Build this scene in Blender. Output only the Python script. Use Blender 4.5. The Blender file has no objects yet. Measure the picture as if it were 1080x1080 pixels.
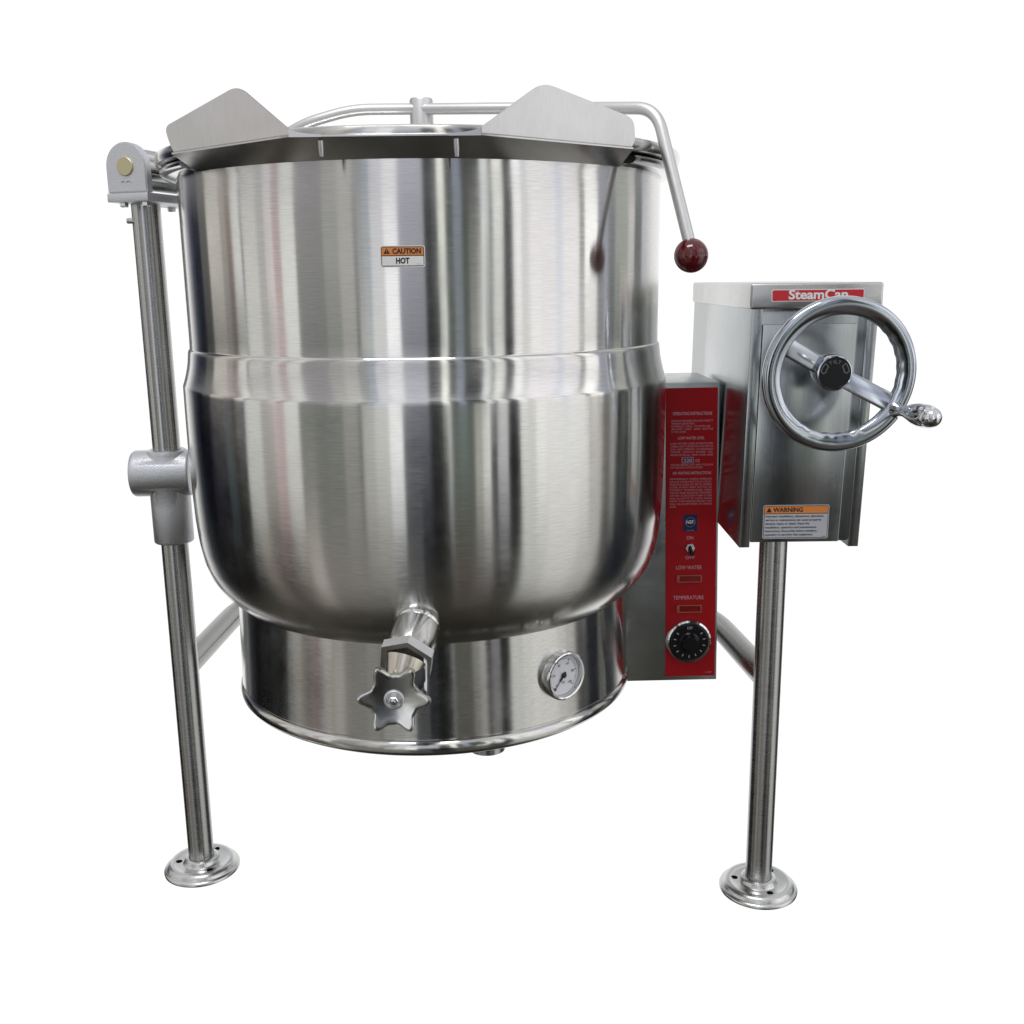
import bpy, bmesh, math
from mathutils import Vector, Matrix
import numpy as np

scene = bpy.context.scene
COL = scene.collection
PI = math.pi
R_ = math.radians

# ------------------------------------------------------------------ camera
FPX, TILT, ROLL, CAMH = 1090.2, 0.2215, -0.0121, 0.9573
KX, KY = -0.1200, 1.5230                      # vertical axis of the kettle
c_, s_ = math.cos(ROLL), math.sin(ROLL)
FW = Vector((0, math.cos(TILT), -math.sin(TILT)))
UP = Vector((0, math.sin(TILT), math.cos(TILT)))
RT = Vector((1, 0, 0))
R2, U2 = c_*RT + s_*UP, -s_*RT + c_*UP
cam = bpy.data.cameras.new('camera')
cam.sensor_width = 36
cam.lens = FPX*36/1080
cam.clip_start, cam.clip_end = 0.02, 200
camo = bpy.data.objects.new('camera', cam)
COL.objects.link(camo)
M = Matrix((R2, U2, -FW)).transposed().to_4x4()
M.translation = (0, 0, CAMH)
camo.matrix_world = M
scene.camera = camo

def at(px, py, Y):
    """back-projected pixel: the place at depth Y seen at photograph pixel (px, py)"""
    d = FW + R2*((px-540)/FPX) - U2*((py-540)/FPX)
    return Vector((0, 0, CAMH)) + d*(Y/d.y)

def hit(px, py, o, n):
    d = FW + R2*((px-540)/FPX) - U2*((py-540)/FPX)
    c = Vector((0, 0, CAMH))
    return c + d*((o-c).dot(n)/d.dot(n))

# ------------------------------------------------------------------ mesh builder
class MB:
    def __init__(s): s.v, s.f, s.m = [], [], []
    def add(s, vs, fs, mi=0):
        o = len(s.v)
        s.v += [tuple(v) for v in vs]
        s.f += [tuple(i+o for i in f) for f in fs]
        s.m += [mi]*len(fs)
        return s
    def bm(s, b, mi=0, mat=None):
        b.verts.index_update()
        vs = [(mat @ v.co) if mat else v.co.copy() for v in b.verts]
        s.add(vs, [[v.index for v in f.verts] for f in b.faces], mi)
        b.free()
        return s
    def lathe(s, prof, o=(0, 0, 0), axis=(0, 0, 1), n=64, mi=0, closed=False, arc=None):
        z = Vector(axis).normalized()
        x = (Vector((1, 0, 0)) if abs(z.z) > .9 else Vector((0, 0, 1)).cross(z)).normalized()
        x = (x - z*x.dot(z)).normalized()
        y = z.cross(x)
        o = Vector(o)
        vs, fs, m = [], [], len(prof)
        for i in range(n):
            a = 2*PI*i/n if not arc else arc[0] + (arc[1]-arc[0])*i/(n-1)
            d = x*math.cos(a) + y*math.sin(a)
            for (r, h) in prof: vs.append(o + d*r + z*h)
        for i in range(n if not arc else n-1):
            j = (i+1) % n
            for k in range(m-1 if not closed else m):
                k2 = (k+1) % m
                fs.append((i*m+k, j*m+k, j*m+k2, i*m+k2))
        if arc and closed:
            fs += [list(range(m)), [(n-1)*m+k for k in reversed(range(m))]]
        if not closed and not arc:
            if prof[0][0] > 1e-6: fs.append([i*m for i in reversed(range(n))])
            if prof[-1][0] > 1e-6: fs.append([i*m+m-1 for i in range(n)])
        return s.add(vs, fs, mi)
    def tube(s, path, r, n=24, mi=0, caps=True):
        P = [Vector(p) for p in path]
        rs = r if isinstance(r, (list, tuple)) else [r]*len(P)
        vs, fs = [], []
        t0 = (P[1]-P[0]).normalized()
        x = t0.orthogonal().normalized()
        for i, p in enumerate(P):
            t = ((P[min(i+1, len(P)-1)] - P[i]).normalized() + (P[i]-P[max(i-1, 0)]).normalized()).normalized()
            x = (x - t*x.dot(t)).normalized()
            y = t.cross(x)
            for k in range(n):
                a = 2*PI*k/n
                vs.append(p + (x*math.cos(a) + y*math.sin(a))*rs[i])
        for i in range(len(P)-1):
            for k in range(n):
                k2 = (k+1) % n
                fs.append((i*n+k, i*n+k2, (i+1)*n+k2, (i+1)*n+k))
        if caps:
            fs.append(list(reversed(range(n))))
            fs.append([(len(P)-1)*n+k for k in range(n)])
        return s.add(vs, fs, mi)
    def hexa(s, c, bev=0.0, mi=0, seg=2):
        """eight corners: bottom four counter-clockwise, then the top four"""
        b = bmesh.new()
        v = [b.verts.new(p) for p in c]
        for f in ((3, 2, 1, 0), (4, 5, 6, 7), (0, 1, 5, 4), (1, 2, 6, 5), (2, 3, 7, 6), (3, 0, 4, 7)):
            b.faces.new([v[i] for i in f])
        if bev: bmesh.ops.bevel(b, geom=b.edges[:], offset=bev, segments=seg, affect='EDGES', profile=.5)
        return s.bm(b, mi)
    def box(s, x0, x1, y0, y1, z0, z1, bev=0.0, mi=0, mat=None, seg=2):
        c = [Vector(p) for p in ((x0,y0,z0),(x1,y0,z0),(x1,y1,z0),(x0,y1,z0),(x0,y0,z1),(x1,y0,z1),(x1,y1,z1),(x0,y1,z1))]
        if mat: c = [mat @ p for p in c]
        return s.hexa(c, bev, mi, seg)
    def prism(s, poly, o, u, v, n, t, bev=0.0, mi=0):
        """outline poly (2d) in the frame o,u,v extruded by t along n"""
        b = bmesh.new()
        o, u, v, n = Vector(o), Vector(u), Vector(v), Vector(n)
        lo = [b.verts.new(o + u*a + v*c) for a, c in poly]
        hi = [b.verts.new(o + u*a + v*c + n*t) for a, c in poly]
        k = len(poly)
        b.faces.new(list(reversed(lo))); b.faces.new(hi)
        for i in range(k): b.faces.new((lo[i], lo[(i+1) % k], hi[(i+1) % k], hi[i]))
        bmesh.ops.recalc_face_normals(b, faces=b.faces[:])
        if bev:
            bmesh.ops.bevel(b, geom=[e for f in b.faces if len(f.verts) == k for e in f.edges], offset=bev, segments=2, affect='EDGES')
        return s.bm(b, mi)
    def flat(s, poly, o, u, v, mi=0, fn=None):
        o, u, v = Vector(o), Vector(u), Vector(v)
        pts = [(fn(a, c) if fn else o + u*a + v*c) for a, c in poly]
        return s.add(pts, [list(range(len(poly)))], mi)
    def text(s, txt, o, u, v, x0, x1, y0, h, mi=0, bold=0.0, fn=None, fit=True):
        vs, fs = text_geo(txt, bold)
        if not len(vs): return s
        xs = [p[0] for p in vs]; a, b = min(xs), max(xs)
        sy = h/CAP
        sx = (x1-x0)/(b-a) if fit else sy
        off = 0 if fit else ((x1-x0) - (b-a)*sx)/2
        o, u, v = Vector(o), Vector(u), Vector(v)
        pts = []
        for p in vs:
            X, Y = x0 + off + (p[0]-a)*sx, y0 + p[1]*sy
            pts.append(fn(X, Y) if fn else o + u*X + v*Y)
        return s.add(pts, fs, mi)
    def sized(s, k, o):
        o = Vector(o)
        s.v = [tuple(o + (Vector(v)-o)*k) for v in s.v]
        return s
    def place(s, M):
        s.v = [tuple(M @ Vector(v)) for v in s.v]
        return s
    def build(s, name, mats, parent=None, smooth=35, label=None):
        me = bpy.data.meshes.new(name)
        me.from_pydata(s.v, [], s.f)
        for m in (mats if isinstance(mats, (list, tuple)) else [mats]): me.materials.append(m)
        me.polygons.foreach_set('material_index', s.m)
        me.update()
        if smooth:
            me.shade_smooth()
            me.set_sharp_from_angle(angle=R_(smooth))
        ob = bpy.data.objects.new(name, me)
        COL.objects.link(ob)
        if parent:
            ob.parent = parent
            w = Matrix.Identity(4)
            q = parent
            while q: w = q.matrix_basis @ w if not q.parent else q.parent.matrix_basis @ w; q = q.parent
            ob.matrix_parent_inverse = Matrix.Translation((-KX, -KY, 0)) if parent.type == 'EMPTY' else Matrix.Identity(4)
        if label: ob['label'] = label
        return ob

_tc = {}
def text_geo(txt, bold):
    k = (txt, bold)
    if k in _tc: return _tc[k]
    cu = bpy.data.curves.new('t', 'FONT')
    cu.body = txt; cu.size = 1; cu.offset = bold; cu.resolution_u = 3; cu.fill_mode = 'FRONT'
    ob = bpy.data.objects.new('t', cu)
    COL.objects.link(ob)
    dg = bpy.context.evaluated_depsgraph_get()
    me = bpy.data.meshes.new_from_object(ob.evaluated_get(dg))
    r = ([tuple(v.co) for v in me.vertices], [tuple(p.vertices) for p in me.polygons])
    bpy.data.objects.remove(ob); bpy.data.curves.remove(cu); bpy.data.meshes.remove(me)
    _tc[k] = r
    return r
_h = text_geo('H', 0.0)[0]
CAP = max(p[1] for p in _h) - min(p[1] for p in _h)

def rrect(x0, x1, y0, y1, r, n=5):
    out = []
    for cx, cy, a0 in ((x1-r, y0+r, -PI/2), (x1-r, y1-r, 0), (x0+r, y1-r, PI/2), (x0+r, y0+r, PI)):
        for i in range(n+1):
            a = a0 + PI/2*i/n
            out.append((cx + r*math.cos(a), cy + r*math.sin(a)))
    return out
def disc(cx, cy, r, n=32, ry=None):
    return [(cx + r*math.cos(2*PI*i/n), cy + (ry or r)*math.sin(2*PI*i/n)) for i in range(n)]
def fillet(pts, r, n=8):
    P = [Vector(p) for p in pts]; out = [P[0]]
    for i in range(1, len(P)-1):
        a, b = (P[i-1]-P[i]), (P[i+1]-P[i])
        k = min(r, a.length*.45, b.length*.45)
        A, B = P[i] + a.normalized()*k, P[i] + b.normalized()*k
        for j in range(n+1):
            t = j/n
            out.append(A*(1-t)**2 + P[i]*2*t*(1-t) + B*t*t)
    out.append(P[-1]); return out

# ------------------------------------------------------------------ materials
def s2l(c):
    c = c/255
    return c/12.92 if c <= .04045 else ((c+.055)/1.055)**2.4
def lin(rgb): return tuple(s2l(c) for c in rgb) + (1,)

def mat(name, col, rough=.5, metal=0.0, coat=0.0, spec=.5, grain=0, bump=0.0):
    m = bpy.data.materials.new(name); m.use_nodes = True
    nt = m.node_tree; b = nt.nodes['Principled BSDF']
    b.inputs['Base Color'].default_value = (*col, 1)
    b.inputs['Roughness'].default_value = rough
    b.inputs['Metallic'].default_value = metal
    b.inputs['Coat Weight'].default_value = coat
    b.inputs['Specular IOR Level'].default_value = spec
    if grain:
        tc = nt.nodes.new('ShaderNodeTexCoord')
        nz = nt.nodes.new('ShaderNodeTexNoise'); nz.inputs['Scale'].default_value = grain; nz.inputs['Detail'].default_value = 3
        nt.links.new(tc.outputs['Object'], nz.inputs['Vector'])
        mr = nt.nodes.new('ShaderNodeMapRange')
        mr.inputs['To Min'].default_value = rough*.8; mr.inputs['To Max'].default_value = rough*1.25
        nt.links.new(nz.outputs['Fac'], mr.inputs['Value']); nt.links.new(mr.outputs['Result'], b.inputs['Roughness'])
        if bump:
            bp = nt.nodes.new('ShaderNodeBump'); bp.inputs['Strength'].default_value = bump; bp.inputs['Distance'].default_value = .001
            nt.links.new(nz.outputs['Fac'], bp.inputs['Height']); nt.links.new(bp.outputs['Normal'], b.inputs['Normal'])
    return m

def brushed(name, col, rough, aniso, stretch, lines=.12, around=None, wave=0.0, rot=.25, tangent='Z', wscale=4.0):
    """brushed stainless steel: streaks of fine scratches; stretch = noise scale per axis"""
    m = bpy.data.materials.new(name); m.use_nodes = True
    nt = m.node_tree; N, L = nt.nodes, nt.links
    b = N['Principled BSDF']
    b.inputs['Metallic'].default_value = 1
    tc = N.new('ShaderNodeTexCoord')
    vec = tc.outputs['Object']
    if around:                                   # scratches run round a vertical axis
        sx = N.new('ShaderNodeSeparateXYZ'); L.new(vec, sx.inputs[0])
        def mth(op, a, bb=None):
            n = N.new('ShaderNodeMath'); n.operation = op
            for i, q in enumerate((a, bb)):
                if q is None: continue
                if isinstance(q, (int, float)): n.inputs[i].default_value = q
                else: L.new(q, n.inputs[i])
            return n.outputs[0]
        dx, dy = mth('SUBTRACT', sx.outputs[0], around[0]), mth('SUBTRACT', sx.outputs[1], around[1])
        an = mth('ARCTAN2', dx, mth('MULTIPLY', dy, -1))
        cb = N.new('ShaderNodeCombineXYZ')
        L.new(an, cb.inputs[0]); L.new(sx.outputs[2], cb.inputs[2])
        vec2 = cb.outputs[0]
    else: vec2 = vec
    mp = N.new('ShaderNodeMapping'); mp.inputs['Scale'].default_value = stretch
    L.new(vec2, mp.inputs['Vector'])
    nz = N.new('ShaderNodeTexNoise'); nz.inputs['Scale'].default_value = 1; nz.inputs['Detail'].default_value = 4; nz.inputs['Roughness'].default_value = .65
    L.new(mp.outputs['Vector'], nz.inputs['Vector'])
    mr = N.new('ShaderNodeMapRange')
    mr.inputs['From Min'].default_value = .25; mr.inputs['From Max'].default_value = .75
    mr.inputs['To Min'].default_value = 1-lines; mr.inputs['To Max'].default_value = 1+lines
    L.new(nz.outputs['Fac'], mr.inputs['Value'])
    mx = N.new('ShaderNodeMix'); mx.data_type = 'RGBA'; mx.blend_type = 'MULTIPLY'; mx.inputs['Factor'].default_value = 1
    mx.inputs['A'].default_value = (*col, 1)
    L.new(mr.outputs['Result'], mx.inputs['B'])
    L.new(mx.outputs['Result'], b.inputs['Base Color'])
    m2 = N.new('ShaderNodeMath'); m2.operation = 'MULTIPLY'; m2.inputs[1].default_value = rough
    L.new(mr.outputs['Result'], m2.inputs[0]); L.new(m2.outputs[0], b.inputs['Roughness'])
    sm = N.new('ShaderNodeTexNoise'); sm.inputs['Scale'].default_value = 7; sm.inputs['Detail'].default_value = 6; sm.inputs['Roughness'].default_value = .7
    L.new(vec, sm.inputs['Vector'])
    sr = N.new('ShaderNodeMapRange'); sr.inputs['From Min'].default_value = .35; sr.inputs['From Max'].default_value = .7
    sr.inputs['To Min'].default_value = .85; sr.inputs['To Max'].default_value = 1.3
    L.new(sm.outputs['Fac'], sr.inputs['Value'])
    m3 = N.new('ShaderNodeMath'); m3.operation = 'MULTIPLY'
    L.new(m2.outputs[0], m3.inputs[0]); L.new(sr.outputs['Result'], m3.inputs[1]); L.new(m3.outputs[0], b.inputs['Roughness'])
    if aniso:
        b.inputs['Anisotropic'].default_value = aniso
        b.inputs['Anisotropic Rotation'].default_value = rot
        tg = N.new('ShaderNodeTangent'); tg.direction_type = 'RADIAL'; tg.axis = tangent
        L.new(tg.outputs[0], b.inputs['Tangent'])
    if wave:
        n2 = N.new('ShaderNodeTexNoise'); n2.inputs['Scale'].default_value = wscale; n2.inputs['Detail'].default_value = 2
        L.new(vec, n2.inputs['Vector'])
        bp = N.new('ShaderNodeBump'); bp.inputs['Strength'].default_value = 1; bp.inputs['Distance'].default_value = wave
        L.new(n2.outputs['Fac'], bp.inputs['Height']); L.new(bp.outputs['Normal'], b.inputs['Normal'])
    return m

STEEL = (.62, .612, .592)
M_kettle = brushed('brushed_kettle_steel', STEEL, .15, 1.0, (14, 1, 900), .12, around=(KX, KY), wave=.0003, wscale=5)
M_skirt = brushed('brushed_skirt_steel', (.60, .595, .575), .16, 1.0, (18, 1, 1100), .14, around=(KX, KY), wave=.0004, wscale=6)
M_sheet = brushed('brushed_sheet_steel', (.58, .58, .57), .26, 0, (25, 25, 900), .08, wave=.0006, wscale=6)
M_house = brushed('brushed_housing_steel', (.42, .44, .445), .21, 0, (700, 700, 14), .07, wave=.0010, wscale=7)
M_panelbox = brushed('brushed_panel_steel', (.46, .48, .475), .30, 0, (30, 30, 800), .08, wave=.0006, wscale=6)
M_brace = mat('brace_steel', (.30, .30, .29), .26, 1, grain=120)
M_tube = brushed('brushed_tube_steel', (.44, .44, .435), .24, .8, (40, 40, 600), .10)
M_lip = brushed('satin_lip_steel', (.60, .595, .585), .32, 0, (500, 500, 40), .06, wave=.0005)
M_polish = mat('polished_steel', (.66, .66, .65), .13, 1, grain=60)
M_satin = mat('satin_steel', (.62, .62, .61), .27, 1, grain=120)
M_star = mat('star_steel', (.58, .58, .57), .20, 1, grain=90)
M_lipfloor = mat('lip_floor_steel', (.56, .555, .55), .22, 1, grain=40)
M_bar = mat('satin_rod_steel', (.66, .66, .66), .42, 1, grain=80)
M_chrome = mat('chrome', (.72, .73, .75), .05, 1)
M_wheel = mat('polished_wheel_metal', (.48, .51, .56), .13, 1, grain=50)
M_cast = mat('bead_blasted_casting', (.64, .65, .68), .40, 1, grain=520, bump=.7)
M_castp = mat('grey_painted_casting', (.66, .67, .70), .42, .8, grain=500, bump=.6)
M_brass = mat('brass', (.62, .56, .36), .42, 1, grain=200)
M_plug = mat('pale_brass', (.60, .56, .48), .24, 1, grain=200)
M_red = mat('red_panel_enamel', (.36, .005, .010), .45, 0, spec=.22, grain=40)
M_signred = mat('red_nameplate', (.55, .02, .03), .3)
M_dimprint = mat('worn_print', (.20, .20, .22), .5)
M_white = mat('white_print', (.80, .79, .79), .5)
M_pink = mat('pale_print', (.58, .34, .38), .5)
M_black = mat('black_plastic', (.006, .006, .008), .28, spec=.4)
M_ink = mat('black_ink', (.012, .011, .012), .55)
M_orange = mat('orange_sticker', (.72, .24, .05), .5)
M_label = mat('silver_sticker', (.48, .49, .53), .5)
M_blue = mat('blue_sticker', (.008, .013, .075), .35)
M_pale = mat('dial_paper', (.72, .72, .75), .5)
M_ball = mat('dark_red_knob', (.095, .003, .006), .10, coat=.4)
M_rubber_holeshade = mat('black_rubber_hole_shade', (.012, .012, .013), .5)  # valve seal rubber; also the painted shade in the flange holes
M_amber = mat('dark_red_lens', (.22, .006, .008), .15, coat=.5)
M_gold = mat('bezel_red_brown', (.40, .10, .06), .4, .3)

# ------------------------------------------------------------------ the kettle: one thing
root = bpy.data.objects.new('steam_kettle', None)
root.empty_display_size = .2
root.location = (KX, KY, 0)
COL.objects.link(root)
root['label'] = 'stainless steel tilting steam kettle on tubular legs with red control panel and handwheel'
root['category'] = 'steam kettle'
AX = (KX, KY, 0)
Q, QZ = .815, .1771                            # image-fitted drum profile, scaled about the camera: Q is the factor, QZ the lift
def kp(prof): return [(r*Q, QZ + Q*z) for r, z in prof]

# body
prof = [(.300, .395), (.340, .400), (.356, .408), (.371, .421), (.387, .438), (.4005, .459), (.4102, .487), (.4160, .52), (.4195, .56), (.4214, .61),
        (.4226, .67), (.4229, .73), (.4227, .772), (.4226, .784), (.4225, .7880), (.4222, .7900), (.4215, .7922), (.4203, .7950), (.4172, .8060), (.4144, .8180), (.4126, .8280), (.4116, .8370),
        (.4110, .8430), (.4104, .8465), (.4096, .8488), (.4088, .8500), (.4081, .8507), (.4078, .8515), (.4077, .8530), (.4075, .87), (.4077, .95), (.4077, 1.05), (.4077, 1.122), (.4072, 1.1245), (.395, 1.1245), (.395, 1.10)]
body = MB().lathe(kp(prof), AX, n=192).build('kettle_body', M_kettle, root, 28)
# welded seam of the jacket is the tiny step at the shoulder; rolled rim
MB().lathe(kp([(.4079, 1.1195), (.418, 1.1215), (.428, 1.1235), (.4318, 1.1265), (.4325, 1.130), (.4300, 1.1335), (.424, 1.135), (.396, 1.135), (.396, 1.125), (.4079, 1.1245)]),
           AX, n=140, closed=True, arc=(R_(-90+51), R_(-90+309))).build('rim', M_polish, root, 30)

# skirt under the jacket
skirt = MB().lathe(kp([(.3572, .4095), (.3576, .39), (.3590, .33), (.3604, .255), (.3606, .252), (.3590, .2495), (.3590, .247), (.3612, .2455), (.3640, .241), (.3648, .236), (.3640, .231),
            (.3610, .2275), (.3600, .2255), (.3560, .2225), (.330, .2225), (.330, .225), (0, .225)]), AX, n=160).build('base_skirt', M_skirt, root, 30)
dp = at(514, 789.5, 1.30)
MB().lathe([(.0245, QZ + Q*.224), (.0245, dp.z+.001), (.022, dp.z), (0, dp.z)], (dp.x, dp.y, 0), n=32).build('drain_cap', M_tube, skirt, 30)

# caution sticker, bent round the wall
def on_wall(px0, R, off):
    def fn(a, z):
        t = a/R
        return Vector((KX + (R+off)*Q*math.sin(t), KY - (R+off)*Q*math.cos(t), QZ + Q*z))
    return fn
cx0, cx1, cz0, cz1 = -.0292, .0322, .9752, 1.0040
def bent(mb, poly, off, mi):
    # subdivide along the arc so that the patch follows the wall
    mb.flat(poly, (0,0,0), (1,0,0), (0,0,1), mi, on_wall(0, .4077, off))
cs = MB()
def strip(mb, x0, x1, z0, z1, off, mi, n=10):
    f = on_wall(0, .4077, off)
    vs = []
    for i in range(n+1):
        x = x0 + (x1-x0)*i/n
        vs += [f(x, z0), f(x, z1)]
    mb.add(vs, [(2*i, 2*i+2, 2*i+3, 2*i+1) for i in range(n)], mi)
def rstrip(mb, x0, x1, z0, z1, r, off, mi):
    strip(mb, x0+r, x1-r, z0, z1, off, mi)
    f = on_wall(0, .4077, off)
    for sx, xa in ((-1, x0+r), (1, x1-r)):
        pts = [(xa, z0), (xa, z1)] if sx < 0 else [(xa, z1), (xa, z0)]
        if sx < 0:
            arc = [(xa - r*math.sin(a), z1 - r + r*math.cos(a)) for a in np.linspace(0, PI/2, 5)] + [(xa - r*math.cos(a), z0 + r - r*math.sin(a)) for a in np.linspace(0, PI/2, 5)]
        else:
            arc = [(xa + r*math.sin(PI-a), z0 + r - r*math.cos(a)) for a in np.linspace(0, PI/2, 5)] + [(xa + r*math.cos(a), z1 - r + r*math.sin(a)) for a in np.linspace(0, PI/2, 5)]
        mb.add([f(*p) for p in arc], [list(range(len(arc)))], mi)
rstrip(cs, cx0, cx1, cz0, cz1, .0030, .0005, 0)
rstrip(cs, cx0+.0012, cx1-.0012, cz0+.0012, cz1-.0012, .0024, .0007, 1)
strip(cs, cx0+.0022, cx1-.0022, cz0+.0022, cz0+.0148, .0009, 0)
strip(cs, cx0+.0022, cx1-.0022, cz0+.0160, cz1-.0022, .0009, 2)
fw = on_wall(0, .4077, .0011)
cs.add([fw(cx0+.0045, cz0+.0180), fw(cx0+.0135, cz0+.0180), fw(cx0+.0090, cz0+.0255)], [(0, 1, 2)], 1)
cs.text('!', 0*Vector(), (1,0,0), (0,0,1), cx0+.0084, cx0+.0096, cz0+.0190, .0040, 2, 0, on_wall(0, .4077, .0013))
cs.text('CAUTION', 0*Vector(), (1,0,0), (0,0,1), cx0+.0168, cx1-.0055, cz0+.0182, .0066, 1, .04, fw)
cs.text('HOT', 0*Vector(), (1,0,0), (0,0,1), cx0+.0215, cx0+.0400, cz0+.0052, .0070, 1, .045, fw)
cs.text('0032', 0*Vector(), (1,0,0), (0,0,1), cx1-.0120, cx1-.0055, cz0+.0034, .0016, 3, 0, fw)
cs.build('caution_sticker', [M_white, M_ink, M_orange, M_label], body, 0)

# pressure gauge on the skirt
gn = Vector((.2245, -.2814, 0)).normalized()
gu = Vector((-gn.y, gn.x, 0)); gu = gu if gu.x > 0 else -gu
gv = Vector((0, 0, 1))
go = Vector((KX, KY, QZ + Q*.3275)) + gn*.3585*Q
GQ = Q*1.05
gauge = MB().lathe([(.034, -.004), (.0385, .0), (.0388, .011), (.0380, .0135), (.0360, .0145), (.0335, .0138), (.0322, .010), (.0322, .005), (0, .005)], go, gn, n=56).sized(GQ, go).build('pressure_gauge', M_polish, root, 30)
gf = MB()
gf.flat(disc(0, 0, .0320, 48), go + gn*.0056, gu, gv, 0)
for i in range(51):
    a = R_(225 - 270*i/50)
    r0 = .0235 if i % 10 == 0 else (.025 if i % 5 == 0 else .0262)
    w = .00035 if i % 10 else .0006
    d, e = (math.cos(a), math.sin(a)), (-math.sin(a)*w, math.cos(a)*w)
    gf.flat([(d[0]*r0-e[0], d[1]*r0-e[1]), (d[0]*.0278-e[0], d[1]*.0278-e[1]), (d[0]*.0278+e[0], d[1]*.0278+e[1]), (d[0]*r0+e[0], d[1]*r0+e[1])], go+gn*.0060, gu, gv, 1)
for i, t in enumerate(('0', '20', '40', '60', '80', '100')):
    a = R_(225 - 54*i)
    x, y = .0195*math.cos(a), .0195*math.sin(a)
    gf.text(t, go+gn*.0060, gu, gv, x-.004, x+.004, y-.002, .0040, 1, 0, None, False)
gf.text('PSI', go+gn*.0060, gu, gv, -.005, .005, -.014, .0036, 1, 0, None, False)
gf.sized(GQ, go).build('dial_face', [M_pale, M_ink], gauge, 0)
nd = MB()
ta = R_(229)
td = Vector((math.cos(ta), math.sin(ta), 0)); tp = Vector((-td.y, td.x, 0))
def nn(a, b_): q = td*a + tp*b_; return (q.x, q.y)
nd.prism([nn(-.006, -.0016), nn(.0, -.0022), nn(.010, -.0016), nn(.012, -.0006), nn(.024, -.0004), nn(.0245, -.0013), nn(.028, -.0013), nn(.028, .0013), nn(.0245, .0013), nn(.024, .0004), nn(.012, .0006), nn(.010, .0016), nn(.0, .0022), nn(-.006, .0016)], go+gn*.0070, gu, gv, gn, .0007)
nd.lathe([(.0042, .0), (.0042, .0025), (.003, .0032), (0, .0032)], go+gn*.0069, gn, n=20)
nd.sized(GQ, go).build('needle', M_ink, gauge, 30)

# ------------------------------------------------------------------ lid with its swing handle
lid = MB().lathe(kp([(.405, 1.1365), (.432, 1.1375), (.4365, 1.1395), (.4385, 1.1445), (.4385, 1.1515), (.4365, 1.1560), (.431, 1.1580), (.41, 1.1590), (.30, 1.163), (.15, 1.168), (0, 1.170)]),
               AX, n=160).build('lid', M_kettle, root, 30)
MB().lathe(kp([(.0200, 1.165), (.0200, 1.255), (.0185, 1.2585), (0, 1.2588)]), (-.1190, 1.524, 0), n=40).build('handle_post', M_bar, lid, 30)
rod = [(-.3668, 1.5526, 1.1274), at(318, 131, 1.531), at(372, 115.5, 1.526), at(433, 115, 1.522), at(560, 114, 1.459), at(692, 114, 1.337), at(727, 255, 1.284)]
MB().tube(fillet(rod, .028, 10), [.0075]*(len(fillet(rod, .028, 10))), n=20).build('handle_rod', M_bar, lid, 60)
bc = at(729, 269.5, 1.281)
kb = MB()
N_ = 24
kb.lathe([(0, -.0252)] + [(.0252*math.sin(PI*i/N_), -.0252*math.cos(PI*i/N_)) for i in range(1, N_)] + [(0, .0252)], bc, (bc - at(703, 140, 1.32)), n=40)
kb.sized(Q, bc).build('handle_knob', M_ball, lid, 60)

# ------------------------------------------------------------------ pouring lip with two raised wings
A, B = at(305, 142.5, 1.157), at(507, 140.5, 1.157)           # front edge
zf = (A.z+B.z)/2
C_, D_ = at(181, 161, 1.245), at(668, 155.5, 1.245)           # rear ends of the two folds
def off(p, d): return p + Vector(d)
lipmb = MB()
# floor of the lip: from the front edge back and down to the rim
fp = []
for i in range(25):
    t = i/24
    if t < .25: fp.append(C_.lerp(A, t/.25))
    elif t > .75: fp.append(B.lerp(D_, (t-.75)/.25))
    else: fp.append(A.lerp(B, (t-.25)/.5))
th = Vector((0, 0, -.0018))
vs = []
for i in range(25):
    a = R_(-50 + 100*i/24)
    w = Vector((KX + .3329*math.sin(a), KY - .3329*math.cos(a), QZ + Q*1.1200))
    vs += [w, fp[i], fp[i]+th, w+th]
fs = []
for i in range(24):
    a, b = i*4, (i+1)*4
    fs += [(a, b, b+1, a+1), (a+1, b+1, b+2, a+2), (a+2, b+2, b+3, a+3)]
lipmb.add(vs, fs, 0)
# the front edge sweeps up into the wings
for P0, dr in ((A + Vector((0, -.0004, 0)), (B-A).normalized()), (B + Vector((0, -.0004, 0)), (A-B).normalized())):
    nrm = Vector((0, 1, 0))
    hs = [(.034, .0006), (.026, .0009), (.018, .0016), (.011, .0026), (.005, .0040), (-.0005, .0062)]
    lipmb.prism([(s_, -.0021) for s_, h_ in hs] + [(s_, h_) for s_, h_ in reversed(hs)], P0, dr, Vector((0, 0, 1)), nrm, .0016, 0)
lip = lipmb.build('pouring_lip', M_lipfloor, root, 40)
def wing(p0, p1, apex, top, name):
    """bent-up sheet standing on the fold p0 (front) - p1 (rear)"""
    u = (p1-p0); L = u.length; u.normalize()
    n = u.cross(Vector((0, 0, 1))).normalized()
    if n.y > 0: n = -n
    def fr(q):
        d = q-p0
        return (d.dot(u), (d - u*d.dot(u)).dot(Vector((0,0,1))))
    a, t = fr(hit(*apex, p0, n)), fr(hit(*top, p0, n))
    pts = [Vector((-.0005, 0.0062, 0)), Vector((a[0], a[1], 0)), Vector((t[0], t[1], 0)), Vector((L+.001, .008, 0)), Vector((L-.003, .0004, 0)), Vector((0, .0004, 0))]
    out = [pts[5]] + fillet(pts[0:5], .0145, 6) + [pts[5]]
    poly = []
    for q in out[:-1]:
        if not poly or (Vector((poly[-1][0], poly[-1][1], 0)) - q).length > 1e-4: poly.append((q.x, q.y))
    v = Vector((0, 0, 1)) + n*.06
    v = (v - u*v.dot(u)).normalized()
    return MB().prism(poly, p0, u, v, u.cross(v), .0020, .0005)
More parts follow.
